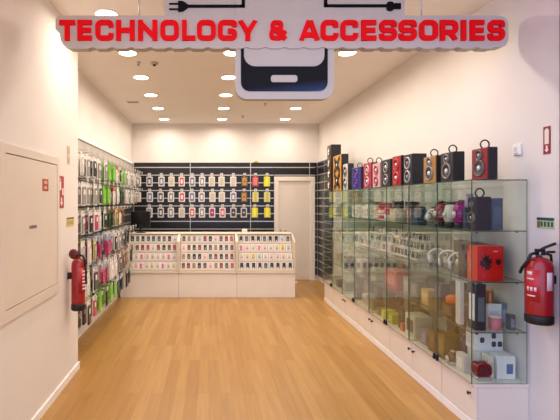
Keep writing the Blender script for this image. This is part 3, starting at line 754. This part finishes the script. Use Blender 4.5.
# --- back rows behind the front goods
def back_row(z, items, words):
    for k, (y, w_, h_, c1, c2) in enumerate(items):
        box_item((2.125, y, z), .09, w_, h_, c1, f'carton, {ORD[k]} from front in the back row by the wall, {words}', front=c2)
back_row(S3, [(3.42, .12, .2, '#4a3a28', '#6a5436'), (3.58, .14, .17, '#6b5a44', '#8d7a5c'), (3.75, .12, .22, '#3a3634', '#55504c'), (3.9, .1, .18, '#8a6c3a', '#a88a52'),
               (4.12, .14, .2, '#504a40', '#6f675a'), (4.3, .14, .16, '#8f836a', '#b0a486'), (4.86, .14, .2, '#5a5248', '#7c7264'), (5.2, .16, .18, '#a29678', '#c2b698'), (5.45, .14, .2, '#4c463e', '#6a6258'), (5.75, .16, .17, '#8c8168', '#b0a588')], 'lower shelf')
back_row(S0, [(3.6, .14, .24, '#5a4722', '#7c6432'), (3.78, .14, .26, '#3c3226', '#5a4c38'), (4.4, .14, .2, '#4e4a3a', '#6e6a54'), (4.62, .16, .22, '#6a6136', '#8c8248'), (4.84, .14, .2, '#39352e', '#57524a'),
               (5.2, .16, .22, '#7a705a', '#9c927a'), (5.5, .16, .24, '#4a453c', '#6c665a'), (5.8, .16, .2, '#938869', '#b3a888'), (6.25, .16, .22, '#544e44', '#756e62')], 'cabinet floor')
back_row(S1, [(3.5, .14, .16, '#4a4648', '#65605f'), (3.7, .14, .18, '#2c292c', '#464144'), (3.88, .1, .2, '#5c5650', '#7e776f'), (4.6, .14, .2, '#3a3638', '#585255'), (5.2, .2, .18, '#b9b3a6', '#d5cfc2'), (5.6, .2, .2, '#a39d90', '#c5bfb2')], 'upper shelf')

# ------------------------------------------------------------------ hanging shop sign
SY = 3.143; S = 140.0
def sx(p): return (p-209)/S
def sz(p): return 1.6+(201-p)/S
ORG = (sx(285), SY, sz(33))
def U(px, py): return (sx(px)-ORG[0], sz(py)-ORG[2])
sign = thing('shop_sign', 'grey hanging shop sign with red TECHNOLOGY & ACCESSORIES letters and a phone shape', 'sign', ORG)
# contour-cut text board
up = [(55.5, 29), (55.5, 19.5), (58, 16.5), (62, 15.5), (497, 15.5), (503, 16.5), (507.5, 20), (508.5, 25), (508.5, 40), (506, 45), (501, 47)]
low = []
x = 494
while x > 84:
    low += [(x, 47.4), (x-3, 48.6), (x-13, 48.6), (x-16, 47.2)]; x -= 19.2
low += [(78, 48.5), (70, 48.5), (63, 44.5), (60.5, 40), (60, 33)]
poly = [U(*p) for p in up+low]
MB().prism(poly, 0, .07, 0, mside=1).build('text_board', [M['signgrey'], M['signside']], sign)
# phone and cable backing (stands slightly behind the text board)
pb = [U(*p) for p in rrect(235.5, 334.5, 101.5, 46, 11, 6)] if False else None
def Urr(x0, x1, y0, y1, r, n=6):     # rounded rect given in sign units, corners rounded by r
    a = U(x0, y1); b_ = U(x1, y0); return rrect(a[0], b_[0], a[1], b_[1], r/S, n)
ph = [U(235.5, -14), U(334.5, -14)]
arc = lambda cx, cy, r, a0, a1: [U(cx+r*math.cos(a0+(a1-a0)*k/7), cy+r*math.sin(a0+(a1-a0)*k/7)) for k in range(8)]
phone = [U(235.5, -14)]+[U(235.5, 86)]+arc(247.5, 86.8, 12, PI, PI/2)+arc(322.5, 86.8, 12, PI/2, 0)+[U(334.5, -14)]
MB().prism(phone, .012, .069, 0, mside=1).build('phone_board', [M['signgrey'], M['signside']], sign)
top = [U(165, 20)]+arc(171, 3, 8, PI*.9, PI*1.4)+[U(205, -6), U(235.3, -14)]+[U(235.3, 20)]
MB().prism(top, .014, .067, 0, mside=1).build('cable_board', [M['signgrey'], M['signside']], sign)
top = [U(334.7, 20), U(334.7, -14), U(372, -4)]+arc(398, 3, 8, -PI*.4, PI*.1)+[U(406, 20)]
MB().prism(top, .014, .067, 0, mside=1).build('cable_board', [M['signgrey'], M['signside']], sign)
# bezel and screen
bz = [U(241, 46.5), U(244, 46.5)]+arc(255.5, 54.5, 11.5, PI, PI/2)+arc(313.5, 54.5, 11.5, PI/2, 0)+[U(325, 46.5), U(328, 46.5)]
bz += arc(319, 82, 9, 0, PI/2)+arc(250, 82, 9, PI/2, PI)
MB().prism(bz, .007, .0115).build('phone_bezel', M['bezel'], sign)
MB().prism(Urr(271, 297.5, 75, 82, 2.6), .002, .0065).build('home_button', M['signgrey'], sign)
# upper phone frame lines, cables, plug and jack
def px_stroke(m, pts, t): m.stroke([U(*p) for p in pts], t/S, .007, .0135)
m = MB(); px_stroke(m, [(186, 5.6), (245, 5.6)], 3.0); px_stroke(m, [(243.4, 6.8), (243.4, -13)], 3.4); m.build('charger_cable', M['navy'], sign)
m = MB(); m.prism([U(178, 0.2), U(183, 0.6)]+[U(188, 4), U(188, 7.4), U(183, 11), U(178, 11.5)],   .005, .0135)
px_stroke(m, [(169, 3.2), (178, 3.2)], 1.7); px_stroke(m, [(169, 8.6), (178, 8.6)], 1.7); m.build('plug_emblem', M['navy'], sign)
m = MB(); px_stroke(m, [(324.3, 5.2), (391, 5.2)], 3.0); px_stroke(m, [(326, 6.5), (326, -13)], 3.4); m.build('audio_cable', M['navy'], sign)
m = MB(); m.prism(Urr(387, 394.5, 1, 10.5, 3),   .005, .0135); m.prism(Urr(394.5, 401.5, 2.6, 8.6, .6),   .005, .0135); m.build('jack_emblem', M['navy'], sign)
# letters
TOP, BOT = 20.8, 41.2
def letter(ch, x0, x1):
    Wd = x1-x0; Hh = BOT-TOP; t = 4.9; out = []
    h = t/2; l, r, bo, to = h, Wd-h, h, Hh-h; mid = Hh/2
    def rr(pts, rad=4.2, closed=False):
        P = []; n = len(pts)
        for i, p in enumerate(pts):
            if not closed and i in (0, n-1): P.append(p); continue
            a = Vector(pts[i-1])-Vector(p); b2 = Vector(pts[(i+1) % n])-Vector(p); v = Vector(p)
            ra = min(rad, a.length/2, b2.length/2); a.normalize(); b2.normalize()
            s0 = v+a*ra; s1 = v+b2*ra
            for k in range(6):
                q = k/5; P.append(tuple(s0*(1-q)**2+v*2*q*(1-q)+s1*q*q))
        return P
    if ch == 'T': out = [([(0, to), (Wd, to)], 0), ([(Wd/2, 0), (Wd/2, to)], 0)]
    if ch == 'E': out = [([(l, 0), (l, Hh)], 0), ([(l, to), (Wd, to)], 0), ([(l, mid), (Wd*.94, mid)], 0), ([(l, bo), (Wd, bo)], 0)]
    if ch == 'L': out = [([(l, 0), (l, Hh)], 0), ([(l, bo), (Wd, bo)], 0)]
    if ch == 'I': out = [([(Wd/2, 0), (Wd/2, Hh)], 0)]
    if ch == 'H': out = [([(l, 0), (l, Hh)], 0), ([(r, 0), (r, Hh)], 0), ([(l, mid), (r, mid)], 0)]
    if ch == 'N': out = [([(l, 0), (l, Hh)], 0), ([(r, 0), (r, Hh)], 0), ([(l, Hh*.86), (r, Hh*.14)], 0)]
    if ch == 'O': out = [(rr([(l, bo), (r, bo), (r, to), (l, to)], 4.6, True), 1)]
    if ch == 'C': out = [(rr([(r, Hh*.64), (r, to), (l, to), (l, bo), (r, bo), (r, Hh*.36)]), 0)]
    if ch == 'G': out = [(rr([(r, Hh*.66), (r, to), (l, to), (l, bo), (r, bo), (r, Hh*.46), (Wd*.52, Hh*.46)]), 0)]
    if ch == 'S': out = [(rr([(r, Hh*.67), (r, to), (l, to), (l, mid), (r, mid), (r, bo), (l, bo), (l, Hh*.33)], 3.4), 0)]
    if ch == 'R': out = [([(l, 0), (l, Hh)], 0), (rr([(l, to), (r, to), (r, Hh*.4), (l, Hh*.4)]), 0), ([(Wd*.55, Hh*.4), (r, 0)], 0)]
    if ch == 'A': out = [([(h*.9, 0), (Wd/2-.6, Hh)], 0), ([(Wd-h*.9, 0), (Wd/2+.6, Hh)], 0), ([(Wd*.22, Hh*.27), (Wd*.78, Hh*.27)], 0)]
    if ch == 'Y': out = [([(Wd/2, 0), (Wd/2, Hh*.45)], 0), ([(h, Hh), (Wd/2, Hh*.38)], 0), ([(Wd-h, Hh), (Wd/2, Hh*.38)], 0)]
    if ch == '&': out = [(rr([(Wd*.20, Hh*.56), (Wd*.66, Hh*.56), (Wd*.66, to), (Wd*.20, to)], 2.6, True), 1), (rr([(l, bo), (Wd*.72, bo), (Wd*.72, Hh*.50), (l, Hh*.50)], 3.2, True), 1),
                         ([(Wd*.3, Hh*.55), (Wd*.92, 1.5)], 0), ([(Wd*.66, Hh*.10), (Wd*.92, Hh*.46)], 0)]
    def build(tt, y0, y1, mt, name, parent, off):
        m = MB()
        for q, (pts, cl) in enumerate(out): m.stroke([U(x0+p[0], BOT-p[1]) for p in pts], tt/S, y0-.0004*q, y1, bool(cl))
        e = (tt-t)/2 if ch != '&' else (tt-4.2)/2
        lo, hi = U(0, BOT+e)[1], U(0, TOP-e)[1]; xa, xb = U(x0-e, 0)[0], U(x1+e, 0)[0]
        m.v = [(min(max(v[0], xa), xb), v[1], min(max(v[2], lo), hi)) for v in m.v]
        return m.build(name, mt, parent)
    o = build(t if ch != '&' else 4.2, -.02, -.0015, M['letter'], 'letter', sign, 0)
    build((t if ch != '&' else 4.2)+1.5, -.0012, -.0003, M['letterout'], 'letter_edge', o, 0)
for ch, a, b_ in (('T', 60, 75.5), ('E', 78, 92.3), ('C', 95.8, 113.8), ('H', 116.5, 135), ('N', 138.3, 157.6), ('O', 160.5, 179), ('L', 182, 195.5), ('O', 197, 215.8), ('G', 217.8, 237), ('Y', 237.8, 257.5),
                  ('&', 268.8, 287), ('A', 299, 319.3), ('C', 320.2, 337.7), ('C', 340, 357.5), ('E', 360.7, 375.5), ('S', 378.6, 396), ('S', 398, 415.8), ('O', 418.5, 437), ('R', 439.2, 457), ('I', 460, 465), ('E', 469, 483), ('S', 486.8, 503.5)):
    letter(ch, a, b_)
for px_ in (138.5, 423.5):
    u = U(px_, 15)
    MB().tube([(u[0], .03, u[1]-.005), (u[0], .03, H-ORG[2]-.003)], .006, 8).build('hanging_rod', M['alu'], sign)

# ------------------------------------------------------------------ ceiling fittings
colsX = [-.86, .25, 1.46]; rowsY = [3.69, 4.65, 5.57, 6.5, 7.43, 8.42]
proto = None
cn = ['left', 'middle', 'right']
for i, x in enumerate(colsX):
    for j, y in enumerate(rowsY):
        lb = f'round recessed downlight, {ORD[j]} from the front in the {cn[i]} ceiling column'
        if proto is None:
            proto = thing('ceiling_light', lb, 'ceiling light', (x, y, H), 0, 'ceiling downlights')
            MB().lathe([(.091, 0), (.106, -.001), (.104, -.008), (.091, -.010)], 28, cap=False).build('trim_ring', M['lampring'], proto)
            MB().lathe([(.09, -.0005), (.09, -.005), (.07, -.0065)], 28).build('diffuser', M['lamp'], proto)
        else: copy_thing(proto, (x, y, H), lb)
        ld = bpy.data.lights.new('downlight_beam', 'AREA'); ld.shape = 'DISK'; ld.size = .13
        ld.energy = 8.2; ld.color = (1, .885, .765); ld.spread = math.radians(165)
        lo = bpy.data.objects.new('downlight_beam', ld); COL.objects.link(lo); lo.location = (x, y, H-.016)
sp0 = None
for x, y, lb in ((-.80, 4.98, 'ceiling sprinkler left of the front lamp column, near the second lamp'), (-.75, 5.15, None), (1.0, 5.28, 'ceiling sprinkler right of the phone shape'), (.9, 7.05, 'ceiling sprinkler below the phone shape, right one'), (.62, 8.1, 'ceiling sprinkler nearest the back wall')):
    if lb is None: continue
    if sp0 is None:
        sp0 = thing('sprinkler', lb, 'sprinkler', (x, y, H))
        MB().lathe([(.03, 0), (.03, -.006), (.012, -.01), (.01, -.03)], 16).build('body', M['chrome'], sp0)
        MB().lathe([(.022, -.036), (.022, -.039)], 16).build('deflector', M['chrome'], sp0)
        MB().tube([(.012, 0, -.028), (.014, 0, -.0365)], .0025, 6).tube([(-.012, 0, -.028), (-.014, 0, -.0365)], .0025, 6).build('arm', M['chrome'], sp0)
    else: copy_thing(sp0, (x, y, H), lb)
t = thing('smoke_detector', 'dark round detector on the ceiling beside the left lamp column', 'detector', (-.62, 5.0, H))
MB().lathe([(.045, 0), (.045, -.014), (.03, -.022)], 20).build('housing', C('#b9a890', .4), t)
MB().lathe([(.02, -.0225), (.016, -.036), (.006, -.04)], 16).build('sensor', C('#4a4038', .4), t)
t = thing('ceiling_vent', 'small square vent in the ceiling near the left wall', 'vent', (-1.2, 6.95, H))
MB().box(-.11, .11, -.07, .07, -.008, -.0005).build('frame', M['lampring'], t, bevel=.002)
m = MB()
for k in range(5): m.box(-.09, .09, -.05+.023*k, -.04+.023*k, -.0105, -.0085)
m.build('louvre', C('#8d7f6c', .5), t)

# ------------------------------------------------------------------ left storefront pier: access panel, signs, extinguisher
def PYp(px): return 440*-PX/(209-px)
FX = PX+.0005
def pbox(m, y0, y1, z0, z1, x0, x1, mi=0): m.box(FX+x0, FX+x1, y0, y1, z0, z1, mi); return m
t = thing('access_panel', 'large cream metal access panel on the left storefront wall', 'access panel')
y0, y1, z0, z1 = 2.60, 3.62, .855, 1.95
m = MB(); pbox(m, y0, y0+.06, z0, z1, 0, .02); pbox(m, y1-.05, y1, z0, z1, 0, .02); pbox(m, y0+.06, y1-.05, z1-.055, z1, 0, .02); pbox(m, y0+.06, y1-.05, z0, z0+.075, 0, .02)
m.build('frame', M['panel'], t)
d = pbox(MB(), y0+.064, y1-.054, z0+.081, z1-.061, .0, .017).build('panel_door', M['panel'], t)
pbox(MB(), y0+.0605, y1-.0505, z0+.0755, z1-.0555, 0, .004).build('gap_shade', M['dark'], t)  # dark sheet standing in for the shade in the gap round the door
# catch printed in relief
m = MB()
for k in range(6): pbox(m, 3.02+.022*k, 3.034+.022*k, 1.408, 1.43, .0172, .0182)
m.build('catch_mark', C('#4d443c', .5), d)
t = thing('sticker', 'small red pictogram sticker on the cream access panel', 'sticker')
pbox(MB(), 3.255, 3.375, 1.675, 1.765, .0172, .0180).build('backing', C('#a5402e', .5), t)
m = MB(); pbox(m, 3.285, 3.35, 1.728, 1.752, .0181, .0187); pbox(m, 3.285, 3.345, 1.69, 1.712, .0181, .0187); m.build('symbol', C('#dcab8c', .5), t)
# red extinguisher sign on the pier
t = thing('fire_sign', 'narrow red and white fire extinguisher sign on the left wall above the extinguisher', 'sign')
ya, yb = 3.66, 3.78; za, zb = 1.54, 1.81
pbox(MB(), ya, yb, za, zb, .0, .003).build('plate', C('#a8343c', .5), t)
m = MB(); pbox(m, ya+.012, ya+.05, zb-.12, zb-.045, .0031, .0036); pbox(m, ya+.02, ya+.04, zb-.04, zb-.02, .0031, .0036); pbox(m, ya+.075, yb-.012, zb-.16, zb-.10, .0031, .0036); m.build('extinguisher_symbol', C('#f0ddd8', .5), t)
X = T(FX+.0036, 0, 0) @ Matrix.Rotation(PI/2, 4, 'Z')
m = MB(); yc = (ya+yb)/2
m.prism([(yc-.035, za+.05), (yc, za+.015), (yc+.035, za+.05), (yc+.014, za+.05), (yc+.014, za+.09), (yc-.014, za+.09), (yc-.014, za+.05)], 0, .0005, X=X)
m.build('arrow_symbol', C('#f0ddd8', .5), t)
t = thing('wall_plate', 'slim beige plate high on the left wall near its corner', 'sign')
pbox(MB(), 3.87, 3.95, 1.925, 2.09, 0, .003).build('plate', C('#cdbfa4', .5), t)
m = MB(); pbox(m, 3.885, 3.935, 2.02, 2.075, .0031, .0036); pbox(m, 3.885, 3.935, 1.94, 1.99, .0031, .0036); m.build('symbol', C('#b3a284', .5), t)
t = thing('guide_sign', 'small pale yellow sign with dark top on the left wall above the extinguisher top', 'sign')
pbox(MB(), 3.86, 4.06, 1.375, 1.455, 0, .003).build('plate', C('#cfc07a', .5), t)
m = MB(); pbox(m, 3.865, 4.055, 1.438, 1.452, .0031, .0036); m.build('title_band', C('#5a4f2c', .5), t)
m = MB()
for k in range(4): pbox(m, 3.875+.046*k, 3.905+.046*k, 1.39, 1.425, .0031, .0036)
m.build('symbol', C('#a08f4e', .5), t)

def extinguisher(loc, r, h, label, ax, lever, cap_ball=False):
    """ax: +1 bracket towards +x wall, -1 towards -x wall."""
    t = thing('fire_extinguisher', label, 'fire extinguisher', loc)
    MB().lathe([(r*.9, 0), (r*1.03, .008), (r*1.03, .05), (r*.98, .058)], 28).build('foot_ring', M['rubber'], t)
    MB().lathe([(r*.97, .0585), (r, .07), (r, h*.86), (r*.9, h*.93), (r*.62, h*.98), (r*.3, h)], 32).build('cylinder', M['red'], t)
    MB().lathe([(.018, h+.0003), (.018, h+.03), (.012, h+.045)], 16).build('valve', M['chrome'], t)
    # label sheet wrapped on the shell
    m = MB(); seg = 10; a0, a1 = (PI*.98, PI*1.32) if ax > 0 else (PI*1.6, PI*2.05)
    vs = []; fs = []
    for k in range(seg+1):
        a = a0+(a1-a0)*k/seg
        for rr_ in (r+.0006, r+.0014):
            for z in (h*.34, h*.82): vs.append((rr_*math.cos(a), rr_*math.sin(a), z))
    for k in range(seg):
        o = k*4
        fs += [(o+2, o+6, o+7, o+3), (o, o+1, o+5, o+4), (o+1, o+3, o+7, o+5), (o, o+4, o+6, o+2)]
    m.add(vs, fs, 0, True)
    m.build('label_sheet', C('#b8232c' if ax > 0 else '#a81a20', .4), t)
    TX = C('#e2ccd2', .5)
    def patch(a0, a1, z0, z1, name='printed_line'):
        m = MB()
        vs = []; n = 5
        for k in range(n+1):
            a = a0+(a1-a0)*k/n
            for rr_ in (r+.0016, r+.0024):
                for z in (z0, z1): vs.append((rr_*math.cos(a), rr_*math.sin(a), z))
        fs = [(0, 2, 3, 1), (n*4, n*4+1, n*4+3, n*4+2)]
        for k in range(n):
            o = k*4; fs += [(o+2, o+6, o+7, o+3), (o, o+1, o+5, o+4), (o+1, o+3, o+7, o+5), (o, o+4, o+6, o+2)]
        m.add(vs, fs, 0, True); m.build(name, TX, t)
    w = a1-a0
    if ax > 0:
        patch(a0+w*.1, a0+w*.5, h*.74, h*.79); patch(a0+w*.08, a0+w*.62, h*.67, h*.69)
        for k in range(3): patch(a0+w*(.1+.26*k), a0+w*(.26+.26*k), h*.5, h*.56)
        patch(a0+w*.08, a0+w*.7, h*.42, h*.44)
        patch(PI*1.47, PI*1.63, h*.52, h*.79, 'paper_tag')
    else:
        for k in range(6): patch(a0+w*.4, a0+w*(.75 if k % 2 else .9), h*(.40+.066*k), h*(.435+.066*k))
    # lever, handle, hose
    L = MB()
    if lever:
        L.tube([(0, 0, h+.04), (.03, -.01, h+.062), (.085, -.03, h+.09)], .009, 8); L.tube([(-.01, 0, h+.02), (.05, -.02, h+.034), (.08, -.03, h+.036)], .008, 8)
        L.box(-.02, .03, -.016, .012, h+.012, h+.052)
    else:
        L.tube([(0, 0, h+.04), (.0, -.05, h+.06), (0, -.1, h+.07)], .009, 8); L.tube([(0, 0, h+.02), (0, -.05, h+.024), (0, -.09, h+.024)], .008, 8)
        L.box(-.016, .016, -.025, .016, h+.012, h+.05)
    L.build('lever', M['blk'], t)
    if cap_ball:
        MB().lathe([(.02, 0), (.042, .004), (.045, .016), (.03, .03), (.01, .034)], 22, X=T(-.012, -.075, h+.045) @ FACEY).build('hose_horn', C('#5a1418', .4), t)
    P = [(-.02, 0, h+.025), (-r*.75, -.01, h+.02), (-r*1.02, -.002, h-.03), (-r*1.1, .03, h-.07), (-r*1.02, .06, h-.11)]
    if ax < 0: P = [(.015, -.005, h+.025), (r*.7, -.01, h+.02), (r*1.05, -.01, h-.03), (r*1.13, 0, h-.12), (r*1.14, .004, h*.5)]
    Q = []
    for k in range(len(P)-1):
        for q in range(4): Q.append(tuple(Vector(P[k]).lerp(Vector(P[k+1]), q/4)))
    MB().tube(Q+[P[-1]], .0095, 8).build('hose', M['rubber'], t)
    if ax > 0:
        MB().tube([(r*.3, -.03, h+.024), (r*.8, -.02, h+.014), (r*1.0, -.005, h-.03)], .008, 8).build('second_hose', M['rubber'], t)
    wx = abs((XR if ax > 0 else PX)-loc[0])
    MB().box(min(ax*(r+.0015), ax*(wx-.0005)), max(ax*(r+.0015), ax*(wx-.0005)), -.02, .02, h*.6, h*.72).build('wall_bracket', M['blk'], t)
    return t
extinguisher((2.122, 2.83, .815), .077, .425, 'large red fire extinguisher on the right wall, in front of the glass showcase', 1, True)
extinguisher((-1.158, 3.90, .635), .060, .46, 'slim red fire extinguisher on the left wall at the storefront corner', -1, False, True)

# ------------------------------------------------------------------ right wall signs near the front
WX = XR-.0005
def wbox(m, y0, y1, z0, z1, d0, d1): m.box(WX-d1, WX-d0, y0, y1, z0, z1); return m
def Zr(py, y): return 1.6+(201-py)*y/440
t = thing('fire_sign', 'red sign with white extinguisher and arrow on the right wall', 'sign')
ya, yb = 2.858, 2.918; zt, zb = Zr(126.5, 2.89), Zr(154, 2.89)
wbox(MB(), ya, yb, zb, zt, 0, .003).build('plate', C('#8f1d26', .5), t)
m = MB(); wbox(m, ya+.012, yb-.012, zb+.065, zt-.02, .0031, .0036); wbox(m, ya+.022, yb-.02, zt-.019, zt-.012, .0031, .0036); m.build('extinguisher_symbol', C('#e6dccc', .5), t)
X = T(WX-.0036, 0, 0) @ Matrix.Rotation(PI/2, 4, 'Z'); yc = (ya+yb)/2
m = MB().prism([(yc-.019, zb+.03), (yc, zb+.01), (yc+.019, zb+.03), (yc+.008, zb+.03), (yc+.008, zb+.055), (yc-.008, zb+.055), (yc-.008, zb+.03)], -.0005, 0, X=X)
m.build('arrow_symbol', C('#f0d8d4', .5), t)
t = thing('guide_sign', 'pale green emergency pictogram strip with dark top above the right extinguisher', 'sign')
ya, yb = 2.797 + .03, 2.975; zt, zb = Zr(217.5, 2.89), Zr(229, 2.89)
wbox(MB(), ya, yb, zb, zt, 0, .003).build('plate', C('#b7c8a4', .5), t)
wbox(MB(), ya, yb, zt-.02, zt-.002, .0031, .0036).build('title_band', C('#1f4a52', .5), t)
m = MB()
for k in range(4): wbox(m, ya+.006+.03*k, ya+.025+.03*k, zb+.014, zt-.028, .0031, .0036)
m.build('symbol', C('#3c5a34', .5), t)
wbox(wbox(MB(), yb-.028, yb-.004, zb+.006, zt-.026, .0031, .0036), yb-.022, yb-.01, zb+.014, zt-.034, .0037, .0041).build('orange_symbol', C('#8a5a34', .5), t)
t = thing('thermostat', 'small white wall switch on the right wall by the glass showcase', 'switch')
ya, yb = 3.12, 3.20; zt, zb = Zr(144, 3.15), Zr(155, 3.15)
wbox(MB(), ya, yb, zb, zt, 0, .014).build('housing', M['skirt'], t, bevel=.003)
wbox(MB(), ya+.035, ya+.065, zb+.03, zt-.02, .0145, .017).build('rocker', C('#d5d3d6', .4), t)
wbox(MB(), ya+.02, ya+.06, zb+.006, zb+.016, .0145, .0155).build('vent_slot', C('#a9a7ab', .4), t)

# ------------------------------------------------------------------ light and camera
w = bpy.data.worlds.new('mall_daylight'); scene.world = w; w.use_nodes = True
nt = w.node_tree; bg = nt.nodes['Background']      # the mall: cool daylight on its left, dimmer and warmer on its right
tc = nt.nodes.new('ShaderNodeTexCoord'); sp_ = nt.nodes.new('ShaderNodeSeparateXYZ'); rp_ = nt.nodes.new('ShaderNodeMapRange'); mx_ = nt.nodes.new('ShaderNodeMixRGB')
rp_.inputs['From Min'].default_value = -.7; rp_.inputs['From Max'].default_value = .7
nt.links.new(tc.outputs['Generated'], sp_.inputs[0]); nt.links.new(sp_.outputs['X'], rp_.inputs['Value']); nt.links.new(rp_.outputs[0], mx_.inputs[0])
mx_.inputs[1].default_value = (1.05, 1.27, 2.1, 1); mx_.inputs[2].default_value = (1.15, .95, .80, 1)
nt.links.new(mx_.outputs[0], bg.inputs[0]); bg.inputs[1].default_value = 1.2
cam = bpy.data.cameras.new('camera'); co = bpy.data.objects.new('camera', cam); COL.objects.link(co)
co.location = (0, 0, 1.6); co.rotation_euler = (PI/2, 0, 0)
cam.sensor_width = 36; cam.lens = 440*36/560; cam.shift_x = 71/560; cam.shift_y = -9/560; cam.clip_start = .05
scene.camera = co
scene.cycles.transparent_max_bounces = 48
scene.cycles.max_bounces = 10
scene.cycles.diffuse_bounces = 5
vs = scene.view_settings
vs.view_transform = 'Standard'; vs.look = 'None'; vs.gamma = 1; vs.use_curve_mapping = False; vs.exposure = .12
print('packs', npk)
